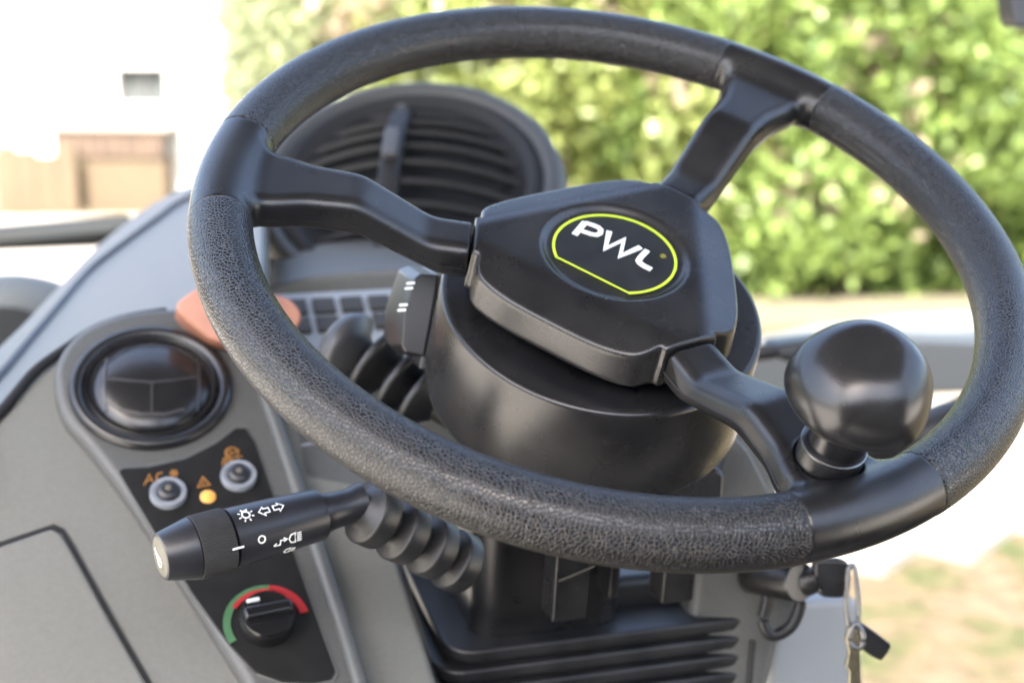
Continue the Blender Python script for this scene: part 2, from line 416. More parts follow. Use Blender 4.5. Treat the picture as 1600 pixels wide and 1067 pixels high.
P, F = surface_nets(hub_sdf, (-.078, -.078, -.038), (.078, .078, -.006), .0011)
hub = mesh('hub_cover', wl(P), F, DRUM, wheel, True)

# badge: black disc with a straight lower edge, lime ring, raised white letters
BH = -.0127; CH = .0232; BA = rad(-122)
def badge_outline(r, ch, n=80):
    t0 = math.acos(ch / r); return [(r * math.cos(BA + t0 + (2 * math.pi - 2 * t0) * i / (n - 1)), r * math.sin(BA + t0 + (2 * math.pi - 2 * t0) * i / (n - 1))) for i in range(n)]
bo = badge_outline(.0312, CH)
badge = slab('badge', [wl((x, y, BH + .0006)) for x, y in bo], -NW * .0012, BADGE, wheel, 0)
bi = badge_outline(.0298, CH - .0009)
n = len(bo); V = [wl((x, y, BH + .0010)) for x, y in bo] + [wl((x, y, BH + .0010)) for x, y in bi] + [wl((x, y, BH + .0005)) for x, y in bo] + [wl((x, y, BH + .0005)) for x, y in bi]
F = []
for i in range(n):
    j = (i + 1) % n; F += [[i, j, n + j, n + i], [j, i, 2 * n + i, 2 * n + j], [n + i, n + j, 3 * n + j, 3 * n + i]]
mesh('badge_ring', V, F, LIME, badge, False)
tdir = rad(-32)
def letter(pts_px, holes=None):
    pass
def px_badge(q):
    P_ = hit(q[0], q[1], wl((0, 0, BH)), NW) - WHEEL_C; return (P_ @ UW, P_ @ VW)
def b3(x, y, l): return wl((x, y, BH + .0009 + l))
K = 6.275
def bp(*ps): return [px_badge((840 + x / K, 300 + y / K)) for x, y in ps]
LW = .0031
ribbons('letter', [(bp((362, 432), (412, 372), (462, 312)), LW),
                   (bp((462, 316), (540, 340), (592, 362), (618, 388), (612, 420), (576, 438), (520, 428), (440, 400), (405, 388)), LW * .8)], b3, .0003, WHITE, badge)
ribbons('letter', [(bp((700, 402), (662, 570), (842, 484), (806, 642), (1005, 556)), LW * .95)], b3, .0003, WHITE, badge)
ribbons('letter', [(bp((1072, 588), (1006, 655), (985, 690), (1000, 712), (1040, 740), (1112, 775)), LW * .92)], b3, .0003, WHITE, badge)
cx, cy = px_badge((1035.5, 402.5))
ribbons('small_mark', [(circ(cx, cy, .0013, 16), .0004, True), (circ(cx, cy, .0005, 8), .0003, True)], b3, .0002, mat('dull_yellow_print', (.25, .24, .04), .5, vary=.1), badge)

# spinner knob
KB = np.array([.0775, -.1462])
def kf(p):
    x, y, z = p[..., 0], p[..., 1], p[..., 2]
    e = np.sqrt((x / .0312) ** 2 + (y / .0312) ** 2 + (z / .0285) ** 2); d = (e - 1) * .0285
    tn = unit([-.10, -.16, 1]); d = smax(d, x * tn[0] + y * tn[1] + z * tn[2] - .0180, .010)
    for k in range(5):
        a = rad(-92 + 72 * k); el = rad(28)
        d = smax(d, x * math.cos(a) * math.cos(el) + y * math.sin(a) * math.cos(el) + z * math.sin(el) - .0280, .014)
    d = smax(d, -z - .0175, .010)
    rh = np.hypot(x, y)
    return smin(d, np.maximum(rh - .0122, np.abs(z + .034) - .015), .003)
KC = np.array([KB[0] + .0008, KB[1], .0505])
P, F = surface_nets(kf, (-.036, -.036, -.052), (.036, .036, .032), .0012)
knob = mesh('spinner_knob', wl(P + KC), F, KNOB, wheel, True)
kb = wl((KB[0], KB[1], 0))
lathe('knob_collar', [(.0138, -.006), (.0138, .0135), (.0133, .0145), (.0125, .0148)], kb, NW, BLACK, knob, 48)
lathe('collar_ring', [(.0134, .0142), (.01385, .0145), (.01385, .0151), (.0134, .0154), (.0128, .0152)], kb, NW, STEEL, knob, 48)
# the mould seam that runs round the knob
sm = []
for t in np.linspace(0, 2 * math.pi, 97)[:-1]:
    lo_, hi_ = .014, .04
    for _ in range(30):
        mid = (lo_ + hi_) / 2
        if kf(np.array([mid * math.cos(t), mid * math.sin(t), -.0105])) < 0: lo_ = mid
        else: hi_ = mid
    sm.append(wl(np.array([(lo_ - .00005) * math.cos(t), (lo_ - .00005) * math.sin(t), -.0105]) + KC))
tube('mould_seam', sm, .00022, BLACK, knob, 6, True)

# ================================================================== STEERING COLUMN
axis_pt = lambda h: wl((0, 0, h))
column = thing('steering_column', 'black steering column with round shroud, straps and ribbed rubber boot under the wheel', 'steering column', axis_pt(-.3))
lathe('round_shroud', [(.02, -.046), (.079, -.0425), (.0805, -.0428), (.0818, -.0437), (.0824, -.0452), (.0850, -.098), (.0842, -.101), (.081, -.103), (.03, -.104)], WHEEL_C, NW, DRUM, column, 128, 50)
lathe('steering_shaft', [(.026, -.05), (.026, -.034), (.03, -.03)], WHEEL_C, NW, DARK, column, 40)
XV, YV = np.array([1.0, 0, 0]), np.array([0, 1.0, 0])
# housing under the shroud
hp = W(905, 905, .79)
HB = hp + YV * .05
TL = unit(NW * .5 + ZUP)
def vbox(name, a, b, d, depth, m, parent, bev=.004, lean=TL):
    """upright box whose front-left edge is at pixel a and front-right at b (top), reaching d below"""
    A = W(a[0], a[1], depth); Bq = W(b[0], b[1], depth)
    wv = np.linalg.norm(Bq - A) * XV; A0 = A
    fr = [A0, A0 + wv, A0 + wv - lean * d, A0 - lean * d]
    return fr
fr = vbox('', (752, 800), (1010, 800), .16, .775, None, None)
slab('lower_housing', fr, YV * .10, BLACK, column, .017, 6)
def strap(x0, x1, y0, y1, d):
    A, B_ = W(x0, y0, d), W(x1, y0, d); wv = XV * np.linalg.norm(B_ - A); L = np.linalg.norm(W(x0, y1, d) - A)
    P_ = [A, A + wv, A + wv - TL * L, A - TL * L]
    return slab('strap', P_, YV * .02, BLACK, column, .0015)
st1 = strap(872, 930, 840, 995, .745)
tube('strap_glint', [W(873, 908, .7445), W(900, 897, .7440), W(929, 884, .7445)], .0007, KEYS, st1, 8)  # thin paler tube drawn as the shiny line across the strap
strap(958, 975, 850, 950, .775); strap(1043, 1098, 850, 960, .765)
slab('side_bracket', [W(x, y, .80) for x, y in ((1118, 742), (1138, 690), (1152, 684), (1172, 706), (1206, 772), (1204, 800), (1112, 800))], YV * .03, GREYD, column, .003)
slab('clamp_plate', [W(x, y, .775) for x, y in ((1010, 775), (1122, 730), (1134, 742), (1130, 800), (1000, 800))], YV * .02, BLACK, column, .003)
# warning switch on the left of the shroud
fpx = ((656, 428), (686, 430), (674, 500), (663, 557), (634, 551), (628, 540), (632, 492), (648, 436))
bpx = ((650, 423), (688, 428), (676, 500), (664, 559), (624, 553), (610, 541), (614, 490), (634, 430))
A_, B_ = [W(x, y, .752) for x, y in fpx], [W(x, y, .765) for x, y in bpx]; C_ = [p + YV * .02 for p in B_]; n = 8
V = A_ + B_ + C_; F = [list(range(n))[::-1], [2 * n + i for i in range(n)]]
for q in (0, n):
    for i in range(n): k = (i + 1) % n; F.append([q + i, q + k, q + n + k, q + n + i])
sw = bevel(mesh('rocker_switch', V, F, SWITCHM, column), .0012, 3, 20)
bm = bmesh.new(); bm.from_mesh(sw.data); bmesh.ops.recalc_face_normals(bm, faces=bm.faces); bm.to_mesh(sw.data); bm.free()
slab('switch_bezel', [W(x, y, .757) for x, y in ((680, 428), (690, 430), (668, 580), (655, 576))], YV * .03, BLACK, sw, .001)
FP, FN_ = plane3(A_[6], A_[7], B_[6])
for y0 in (447, 481):
    for dy in (-4, 4):
        xx = 643 - (y0 + dy - 440) * .33
        ribbons('switch_mark', [([(xx - 7, y0 + dy), (xx + 6, y0 + dy - 1)], 3.2)], lambda a, b, l: hit(a, b, FP + FN_ * (.0003 + l), FN_), .0002, WHITE, sw)
# boot: rounded rectangle folds lying level across the vehicle, each a bit lower and to the left
c0 = W(700, 1022, .79)
def rrect(c, sx, sy, r, n=8):
    out = []
    for qx, qy, a in ((sx - r, sy - r, 0), (r, sy - r, 90), (r, r, 180), (sx - r, r, 270)):
        for i in range(n + 1):
            t = rad(a + 90 * i / n); out.append(c + XV * (qx + r * math.cos(t)) + TLY * (qy + r * math.sin(t)))
    return out
TLY = unit(YV + ZUP * .10)
boot = None
for k in range(7):
    cc = c0 - XV * (.0070 * k) - ZUP * (.0105 * k) - YV * (.002 * k)
    o = slab('boot_fold' if k else 'column_boot', rrect(cc, .212, .24, .018), -ZUP * .0080, RUBBER, column if boot is None else boot, .0022, 3)
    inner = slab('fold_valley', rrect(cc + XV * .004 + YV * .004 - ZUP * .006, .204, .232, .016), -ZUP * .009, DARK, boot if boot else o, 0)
    if boot is None: boot = o
slab('boot_neck', rrect(c0 + XV * .03 + YV * .03 + ZUP * .02, .14, .15, .02), -ZUP * .03, RUBBER, boot, .006, 4)
# grey cover with the ignition lock, right of the boot
cov = slab('side_cover', [W(x, y, .84) for x, y in ((1092, 860), (1215, 860), (1256, 905), (1250, 965), (1218, 1010), (1196, 1100), (1060, 1100))], YV * .05, GREYD, column, .006)
tube('lock_surround', [W(x, y, .822) for x, y in smooth_closed([(1202, 880), (1240, 885), (1252, 930), (1238, 975), (1208, 992), (1192, 970), (1200, 930)], 5)], .0036, RUBBER, cov, 10, True)
lathe('ignition_lock', [(.0, .010), (.011, .010), (.012, .008), (.012, -.03)], W(1232, 905, .815), unit(-YV + .2 * ZUP + .3 * XV), BLACK, cov, 32)
tube('cover_joint', [W(1176, 1000, .8255), W(1168, 1090, .8255)], .0022, DARK, cov, 8)

# ================================================================== INDICATOR STALK
T0, N0 = W(250, 870, .650), W(552, 789, .700)
AX = unit(N0 - T0); LS = np.linalg.norm(N0 - T0)
stalk = thing('indicator_stalk', 'black light and horn stalk with white printed symbols, left of the column', 'control stalk', W(735, 885, .745))
sx = lambda x: (x - 250) / 302 * LS
lathe('stalk_body', [(.0128, sx(352)), (.0142, sx(354)), (.0143, sx(358)), (.0138, sx(420)), (.0127, sx(490)), (.0122, sx(496)), (.010, sx(498))], T0, AX, STALK, stalk, 64)
lathe('stalk_neck', [(.0095, sx(490)), (.0104, sx(497)), (.0092, sx(515)), (.0086, sx(545)), (.0098, sx(556)), (.0102, sx(566)), (.006, sx(568))], T0, AX, STALK, stalk, 48)
# knurled ring: real flutes
V = []; F = []; seg = 240
xk = unit(np.cross(AX, ZUP)); yk = np.cross(AX, xk)
prof = [(.0120, sx(297)), (.0150, sx(299)), (.0152, sx(303)), (.0153, sx(346)), (.0150, sx(349)), (.0125, sx(351))]
for k, (r, h) in enumerate(prof):
    for i in range(seg):
        t = 2 * math.pi * i / seg; rr = r - (.00035 if (i % 3 == 0 and 1 < k < 4) else 0)
        V.append(T0 + AX * h + rr * (xk * math.cos(t) + yk * math.sin(t)))
for k in range(len(prof) - 1):
    for i in range(seg):
        j = (i + 1) % seg; F.append([k * seg + i, k * seg + j, (k + 1) * seg + j, (k + 1) * seg + i])
kn = mesh('knurled_ring', V, F, KNURL, stalk, True, 20)
lathe('end_cap', [(.0095, sx(250)), (.0108, sx(251)), (.0114, sx(254)), (.0146, sx(294)), (.0147, sx(297)), (.012, sx(299))], T0, AX, STALK, stalk, 64)
hb = lathe('horn_button', [(0, sx(248.6)), (.0090, sx(249.2)), (.0099, sx(250.5)), (.0099, sx(256))], T0, AX, BUTTON, stalk, 48)
hv = unit(UP - AX * np.dot(UP, AX)); hu = np.cross(hv, -AX)
hu = -np.cross(-AX, hv) if False else np.cross(hv, -AX)
ribbons('horn_symbol', [([(-.0032, .0042), (-.0024, .0018), (-.0042, .0012)], .0006), ([(-.0024, .0018), (.0026, -.0008)], .0006), (circ(.0008, -.0028, .0024, 16, 0, 360, .0016), .00055, True), ([(-.0026, .0018), (-.0014, -.0022)], .0006)],
        lambda a, b, l: T0 + AX * (sx(248.8)) - AX * (l + .0003) + hu * a + hv * b, .0002, WHITE, hb)
vc = unit((CAMP - (T0 + AX * LS * .5)) - AX * np.dot(CAMP - (T0 + AX * LS * .5), AX)); uc = np.cross(AX, vc)
if np.dot(uc, UP) < 0: uc = -uc
def rbody(a): return float(np.interp(a, [sx(352), sx(358), sx(420), sx(490)], [.0142, .0143, .0138, .0127]))
def on_stalk(rf):
    def f(a, s, l):
        r = rf(a); t = s / r; return T0 + AX * a + (r + .0001 + l) * (vc * math.cos(t) + uc * math.sin(t))
    return f
BS = on_stalk(rbody)
def sym(px, s, lines, lw=.0007):
    a0 = sx(px)
    out = []
    for ln in lines: out.append(([(a0 + x * .00088, s + y * .00088) for x, y in ln[0]], .85 * (ln[1] if len(ln) > 1 and ln[1] else lw)) + ((True,) if len(ln) > 2 else ()))
    return out
D_ = lambda deg: rad(deg) * .014
lamp = [(circ(0, 0, 2.1, 20), .0008, 1)] + [([(3.1 * math.cos(rad(t)), 3.1 * math.sin(rad(t))), (4.5 * math.cos(rad(t)), 4.5 * math.sin(rad(t)))], .0007) for t in range(20, 380, 45)] + [([(-1.4, 1.6), (-1.2, 3.0), (.9, 3.2), (1.2, 1.7)], .0006)]
ribbons('lamp_symbol', sym(374, D_(38), lamp), BS, .00012, WHITE, stalk)
arrow = lambda s: [([(s * -3.2, 0), (s * -.2, 3.0), (s * -.2, 1.5), (s * 2.8, 1.5), (s * 2.8, -1.5), (s * -.2, -1.5), (s * -.2, -3.0)], .00065, 1)]
ribbons('arrow_symbol', sym(402, D_(36), arrow(1)), BS, .00012, WHITE, stalk)
ribbons('arrow_symbol', sym(424, D_(37), arrow(-1)), BS, .00012, WHITE, stalk)
ribbons('off_symbol', sym(386, D_(-18), [(circ(0, 0, 1.9, 24), .0008, 1)]), BS, .00012, WHITE, stalk)
ribbons('flash_symbol', sym(415, D_(-34), [([(-4.2, -1.6), (-.5, -1.6), (-.2, .9), (2.6, .9)], .0007), ([(1.6, 2.1), (3.6, .9), (1.6, -.3)], .0007), ([(-2.6, -.2), (-4.2, -1.6)], .0006)]), BS, .00012, WHITE, stalk)
ribbons('beam_symbol', sym(437, D_(-33), [([(.4, 2.8), (-2.2, 2.4), (-3.4, 0), (-2.2, -2.4), (.4, -2.8)], .0008, 1)] + [([(1.4, y), (4.0, y)], .0006) for y in (-2.4, -1.2, 0, 1.2, 2.4)]), BS, .00012, WHITE, stalk)
ribbons('dipped_symbol', sym(431, D_(-66), [([(.2, 2.2), (-2.2, 2.0), (-3.2, 0), (-2.2, -2.0), (.2, -2.2)], .0007, 1)] + [([(1.2, y), (3.4, y - .8)], .0006) for y in (-1.6, 0, 1.6)]), BS, .00012, WHITE, stalk)
RK = on_stalk(lambda a: .0153)
ribbons('index_mark', [([(sx(340), D_(-22)), (sx(357), D_(-22))], .0009)], RK, .00025, WHITE, stalk)
RC = on_stalk(lambda a: .0140)
# rubber folds between the neck and the column
rings = [(584, 803, .704, .0168), (630, 829, .716, .0166), (674, 853, .728, .0164), (713, 876, .740, .0162)]
for k, (x, y, d, r) in enumerate(rings):
    c = W(x, y, d); q = W(*(rings[k + 1][:3] if k < 3 else (752, 900, .752))); ax = unit(q - c); ax = unit(ax + .15 * AX)
    lathe('boot_ring', [(r * .5, -.0095), (r * .62, -.0070), (r * .93, -.0058), (r * .985, -.0050), (r, -.0040), (r, .0040), (r * .985, .0050), (r * .93, .0056), (r * .64, .0062), (r * .56, .0115)], c, ax, RUBBER, stalk, 48, 60)

# ================================================================== SHUTTLE LEVER
sh = thing('shuttle_lever', 'dark rubber sleeved lever with rounded grey end behind the wheel rim, left of the column', 'lever', W(690, 640, .82))
sr = [(542, 548, .842, .0290), (592, 570, .838, .0275), (632, 598, .832, .0265), (664, 620, .826, .025)]
axs = unit(W(664, 632, .83) - W(535, 530, .845))
lathe('rounded_end', [(0, -.013), (.008, -.0125), (.016, -.0105), (.022, -.0065), (.0245, -.001), (.0242, .003), (.016, .007), (.011, .012)], W(541, 548, .84), unit(axs + .2 * UP), RIBM, sh, 48, 60)
for x, y, d, r in sr[1:]:
    lathe('boot_ring', [(r * .4, -.009), (r * .6, -.0045), (r * .95, -.0030), (r, -.0018), (r, .0012), (r * .95, .0024), (r * .6, .0045), (r * .4, .010)], W(x, y, d), axs, RUBBER, sh, 48, 60)
tube('lever_rod', [W(520, 545, .85), W(620, 590, .838), W(720, 650, .82)], .011, DARK, sh)

# ================================================================== DASHBOARD
dash = thing('dashboard', 'grey moulded dashboard with side console, round vent and heater controls', 'dashboard', W(300, 1000, .8) - ZUP * .4)
r0 = ray(237, 606); up_ = unit(UP - r0 * np.dot(UP, r0))
CP = CAMP + r0 * .88
CN = unit(-r0 * math.cos(rad(40)) + up_ * math.sin(rad(40)))
cp = lambda x, y, lift=0: hit(x, y, CP + CN * lift, CN)
CX, CY = basis(CN, UP)
def on_console(lift):
    return lambda a, b, l: cp(a, b, lift + l)
# main slabs
TA, TN = plane3(W(237, 480, .93), W(300, 292, 1.32), W(0, 600, .90))
tp = lambda x, y, lift=0: hit(x, y, TA + TN * lift, TN)
slab('dash_top', [tp(*q) for q in smooth_open([(-120, 640), (-40, 574), (20, 520), (70, 468), (140, 394), (205, 341), (246, 314), (300, 288), (390, 262)], 5) + [np.array(q) for q in ((412, 300), (412, 400), (408, 470), (330, 482), (250, 489), (200, 497), (148, 516), (103, 545), (57, 579), (25, 615), (0, 644), (-60, 704), (-120, 760))]], -TN * .012, GREY, dash, .004, 4)
tube('seal_strip', [tp(x, y, -.0005) for x, y in smooth_open([(-60, 655), (0, 591), (41, 542), (82, 493), (135, 431), (185, 390), (246, 345), (287, 316), (350, 290)], 6)], .0042, RUBBER, dash, 10)
slab('console_side', [cp(x, y, -.010) for x, y in smooth_open([(-120, 770), (-40, 690), (0, 650), (30, 617), (65, 581), (110, 549), (160, 520), (250, 498), (330, 480)], 5) + [np.array(q) for q in ((420, 520), (520, 700), (600, 800), (720, 1180), (300, 1220), (-150, 1220))]], -CN * .06, LIDM, dash, .006, 4)
tube('console_seam', [cp(x, y, -.009) for x, y in smooth_open([(-60, 704), (0, 644), (25, 615), (57, 578), (103, 545), (148, 516), (200, 498), (260, 488)], 6)], .0034, DARK, dash, 8)
# hatch
lid_px = [(-140, 892), (0, 846), (84, 818), (100, 826), (118, 856), (180, 968), (262, 1110), (240, 1180), (-140, 1190)]
slab('hatch_gap', [cp(x, y, -.0085) for x, y in lid_px], -CN * .004, DARK, dash, 0)
gx = lambda q: (q[0] - 3.5 if q[0] > 50 else q[0], q[1] + 5)
slab('hatch_lid', [cp(*gx(q), -.0055) for q in lid_px], -CN * .008, LIDM, dash, .003, 4)
# raised fascia that carries vent and switches
fas = [(84, 600), (88, 560), (120, 518), (180, 490), (260, 478), (330, 486), (380, 520), (412, 580), (440, 660), (480, 790), (530, 950), (575, 1100), (420, 1130), (380, 1062), (300, 935), (210, 795), (140, 700), (98, 650)]
fascia = slab('fascia', [cp(x, y, 0) for x, y in smooth_closed(fas, 5)], -CN * .02, GREYD, dash, .0065, 5)
# ridges right of the fascia
tube('trim_ridge', [cp(x, y, .001) for x, y in smooth_open([(405, 590), (440, 690), (480, 810), (525, 945), (570, 1090)], 6)], .0042, GREY, dash, 10)
slab('footwell_panel', [cp(x, y, -.018) for x, y in ((430, 620), (560, 640), (600, 800), (640, 900), (720, 1180), (520, 1180))], -CN * .05, GREYD, dash, .004)
tube('panel_gap', [cp(x, y, -.017) for x, y in smooth_open([(575, 800), (612, 900), (660, 1020), (690, 1100)], 6)], .003, DARK, dash, 8)
# display behind the rim
disp = slab('display_panel', [cp(x, y, -.010) for x, y in ((452, 640), (540, 620), (620, 740), (560, 765), (486, 752), (470, 742))], -CN * .008, GREY, dash, .003)
ribbons('display_mark', [([(470, 696), (500, 690)], 5)], on_console(-.0096), .0003, RINGM, disp)
# round vent
vent = lathe('round_vent', [(.030, -.012), (.0375, -.002), (.0405, .0035), (.0435, .0052), (.0465, .004), (.0478, 0), (.0478, -.006)], CP, CN, KNOB, dash, 96, 70, UP)
lathe('vent_seat', [(.0395, .0015), (.0378, .0035), (.036, .0015), (.036, -.01)], CP, CN, BLACK, vent, 96, 60, UP)
RB = .0355
dome = [(RB * math.sin(t), .012 * math.cos(t) - .001) for t in np.linspace(0, math.pi / 2, 14)]
ball = lathe('vent_ball', dome + [(RB, -.01)], CP, CN, KNOB, vent, 72, 80, UP)
def domez(x, y): return .012 * math.sqrt(max(0, 1 - (x * x + y * y) / RB ** 2)) - .001
d3 = lambda a, b, l: CP + CX * a + CY * b + CN * (domez(a, b) + .0004 + l)
for s_ in (-1, 1):
    ribbons('ball_rib', [([(s_ * .0265, .020), (s_ * .0275, .008), (s_ * .0275, -.006), (s_ * .0262, -.021)], .0016)], d3, .0006, RIBM, vent)
ribbons('ball_rib', [([(-.0262, .001), (-.013, -.003), (0, -.005), (.013, -.003), (.0262, .002)], .0011), ([(0, -.005), (0, -.025)], .0009)], d3, .0005, RIBM, vent)
ribbons('ball_rib', [([(-.0268, -.014), (-.018, -.022), (-.006, -.0262), (.008, -.0262), (.019, -.022)], .0013)], d3, .0005, RIBM, vent)
ribbons('ball_rib', [([(-.026, .016), (-.016, .025), (0, .0285), (.016, .025), (.026, .016)], .0011)], d3, .0005, RIBM, vent)
# switch plate
plate_px = [(186, 736), (192, 731), (232, 729), (290, 716), (340, 690), (368, 668), (384, 668), (398, 690), (440, 810), (480, 925), (524, 1048), (518, 1060), (490, 1066), (440, 1064), (400, 1050), (360, 1008), (300, 925), (240, 828), (196, 754)]
slab('plate_edge', [cp(237 + (x - 330) * 1.03 + 93, 870 + (y - 870) * 1.02, .0006) for x, y in plate_px], -CN * .004, GREY, fascia, .0005)
plate = slab('switch_plate', [cp(x, y, .0014) for x, y in plate_px], -CN * .004, PLATE, dash, .0006)
LP = .0016
def push(x, y):
    c = cp(x, y, LP)
    b = lathe('push_button', [(.0104, -.001), (.0104, .0022), (.0098, .0034), (.0080, .0036), (.0068, .0026)], c, CN, RINGM, dash, 48, 50)
    lathe('button_cap', [(.0066, .001), (.0066, .0042), (.0058, .0054), (.003, .0062), (0, .0064)], c, CN, STALK, b, 40, 60)
    lathe('button_light', [(.0019, .0058), (.0017, .0068), (0, .0072)], c, CN, BUTTON, b, 16, 60)
push(263, 772); push(373, 745)
def cons(name, lines, m, parent): return ribbons(name, [(l[0], l[1]) + tuple(l[2:]) for l in lines], on_console(LP), .0003, m, parent)
cons('letter', [([(225, 758), (233, 741), (239, 753)], 2), ([(229, 752), (237, 748)], 1.6)], AMBER, plate)
cons('letter', [([(254, 738), (246, 740), (244, 747), (248, 751), (254, 748)], 1.9)], AMBER, plate)
cons('snow_symbol', [([(272 - 7.5 * math.cos(rad(t)), 739 - 6.5 * math.sin(rad(t))), (272 + 7.5 * math.cos(rad(t)), 739 + 6.5 * math.sin(rad(t)))], 1.7) for t in (0, 60, 120)] + [(circ(272, 739, 5, 14, 0, 360, 4.4), 1.4, True)], AMBER, plate)
cons('triangle_symbol', [([(309, 761), (317, 745), (328, 757)], 2.2, True), ([(316, 757), (319, 752)], 2)], AMBER, plate)
cons('fan_symbol', [(circ(362, 707, 10, 16, 0, 360, 8), 1.8, True), (circ(358, 707, 4, 8), 1.6, True), ([(350, 716), (374, 702)], 1.6)], AMBER, plate)
cons('letter', [([(347, 727), (349, 717), (356, 717), (355, 721), (350, 722), (357, 726)], 1.7)], AMBER, plate)
cons('letter', [([(368, 714), (360, 716), (359, 724), (367, 722)], 1.7), ([(360, 720), (366, 719)], 1.5)], AMBER, plate)
cons('letter', [([(379, 712), (372, 714), (371, 721), (378, 719)], 1.7)], AMBER, plate)
lathe('amber_light', [(.0044, -.001), (.0044, .0006), (.003, .0014), (0, .0017)], cp(325, 776, LP), CN, AMBERLENS, dash, 28, 60)
# heater knob and its two colour scale
hc = cp(417, 972, LP)
def ang_pt(x, y): v = cp(x, y, LP) - hc; return math.atan2(v @ CY, v @ CX), math.hypot(v @ CX, v @ CY)
hp3 = lambda a, b, l: hc + CX * a + CY * b + CN * (l + .0002)
a_g, rg = ang_pt(364, 1003); a_m, _ = ang_pt(400, 930); a_r, rr_ = ang_pt(470, 955)
if a_g < 0: a_g += 2 * math.pi
RS = .0208
def arcl(a, b, r, n=28): return [(r * math.cos(a + (b - a) * i / (n - 1)), r * math.sin(a + (b - a) * i / (n - 1))) for i in range(n)]
ribbons('cold_scale', [(arcl(a_g, rad(84), RS + .0003), .0040)], hp3, .0003, GREENP, plate)
ribbons('warm_scale', [(arcl(rad(150), rad(60), RS - .0014), .0026), (arcl(rad(84), a_r - rad(4), RS), .0044)], lambda a, b, l: hp3(a, b, l + .0002), .0003, REDP, plate)
hk = lathe('heater_knob', [(.0150, -.001), (.0150, .004), (.0145, .0085), (.0135, .0100), (0, .0104)], hc, CN, GLOSS, dash, 56, 45)
gd = unit(CX * math.cos(rad(10)) + CY * math.sin(rad(10))); gp = np.cross(CN, gd)
box('grip_bar', hc + CN * .0118, gd * .0132, gp * .0040, CN * .0036, GLOSS, hk, .0025)
box('pointer_mark', hc + CN * .0106 - gd * .0060 + gp * .0088, gd * .0034, gp * .0010, CN * .0006, WHITE, hk, .0002)

slab('dash_body', [W(x, y, 1.1) for x, y in ((360, 470), (700, 440), (1000, 600), (1190, 640), (1222, 700), (1222, 800), (1130, 1150), (440, 1150))], YV * .2, GREYD, dash, .01)
# ---- key panel under the hood lip
KP, KN = W(545, 490, .98), unit(-YV * .5 + ZUP * .85)
KX, KY = XV, np.cross(KN, XV)
kpan = slab('key_panel', [KP + KX * a + KY * b for a, b in ((-.075, -.05), (.11, -.05), (.11, .026), (-.075, .026))], -KN * .012, PAINTG, dash, .003)
for j in range(2):
    for i in range(8):
        box('key_cap', KP + KX * (-.055 + .0195 * i) + KY * (.008 - .019 * j) + KN * .0008, KX * .0076, KY * .0074, KN * .0022, KEYS, kpan, .0009)
# hood lip above it
hx_ = (380, 430, 490, 560, 640, 720, 800)
h1 = [W(x, y, 1.16) for x, y in smooth_open(list(zip(hx_, (412, 376, 356, 348, 346, 346, 348))), 4)]
h2 = [W(x, y, 1.03) for x, y in smooth_open(list(zip(hx_, (462, 446, 432, 424, 420, 420, 424))), 4)]
h3 = [W(x, y, 1.045) for x, y in smooth_open(list(zip(hx_, (500, 482, 468, 458, 452, 450, 452))), 4)]
loft('hood_step', h1, h2, GREY, dash, -ZUP * .02)
loft('hood_lip', [p - ZUP * .003 + YV * .004 for p in h2], h3, GREYD, dash, YV * .03 - ZUP * .012)
# ---- big round defroster vent
rp = ray(640, 300); upv = unit(UP - rp * np.dot(UP, rp))
PC = W(640, 296, 1.15)
PN = unit(-rp * math.cos(rad(46)) + upv * math.sin(rad(46)) - .10 * RIGHT); PX, PY = basis(PN, UP)
RO = .128
pod = lathe('defroster_vent', [(RO * .80, -.03), (RO * .84, .004), (RO * .87, .010), (RO * .92, .012), (RO * .97, .008), (RO, -.004), (RO * 1.01, -.03), (RO * .98, -.09)], PC, PN, PODM, dash, 96, 60)
lathe('vent_back', [(0, -.012), (RO * .86, -.022)], PC, PN, DARK, pod, 64)
lathe('vent_lip', [(RO * .74, .004), (RO * .80, .010), (RO * .86, .006), (RO * .86, -.01), (RO * .74, -.008), (RO * .74, .004)], PC, PN, VENTM, pod, 96, 60)
def bz(x, y): return .034 * max(0., 1 - (x * x + y * y) / (RO * .8) ** 2) - .004
for k in range(9):
    q = -.082 + .0205 * k; hw = math.sqrt(max(0, (RO * .77) ** 2 - q * q))
    V = []; F = []; N_ = 17
    for i in range(N_):
        x = -hw + 2 * hw * i / (N_ - 1); z = bz(x, q)
        for dq, dz in ((-.0016, -.001), (.0018, .0022), (.0024, -.0005), (-.0010, -.0060)): V.append(PC + PX * x + PY * (q + dq) + PN * (z + dz))
    for i in range(N_ - 1):
        for m_ in range(4): F.append([4 * i + m_, 4 * i + (m_ + 1) % 4, 4 * i + 4 + (m_ + 1) % 4, 4 * i + 4 + m_])
    F += [[0, 1, 2, 3][::-1], [4 * N_ - 4, 4 * N_ - 3, 4 * N_ - 2, 4 * N_ - 1]]
    mesh('slat', V, F, VENTM, pod, True, 40)
PXO = -.012
yb = np.linspace(.092, -.085, 14)
bl, br_ = [[PC + PX * (PXO + e * (.0085 if k else .0055)) + PY * y_ + PN * (bz(PXO, y_) + .007) for k, y_ in enumerate(yb)] for e in (-1, 1)]
loft('vent_bar', bl, br_, VENTM, pod, -PN * .010)
lathe('bar_screw', [(.0042, 0), (.004, .002), (0, .0026)], PC + PX * PXO + PY * .082 + PN * (bz(PXO, .082) + .007), PN, KEYS, pod, 20, 50)
box('vent_tab', PC + PX * PXO + PY * .012 + PN * (bz(PXO, .012) + .010), PX * .006, PY * .016, PN * .004, RIBM, pod, .002)

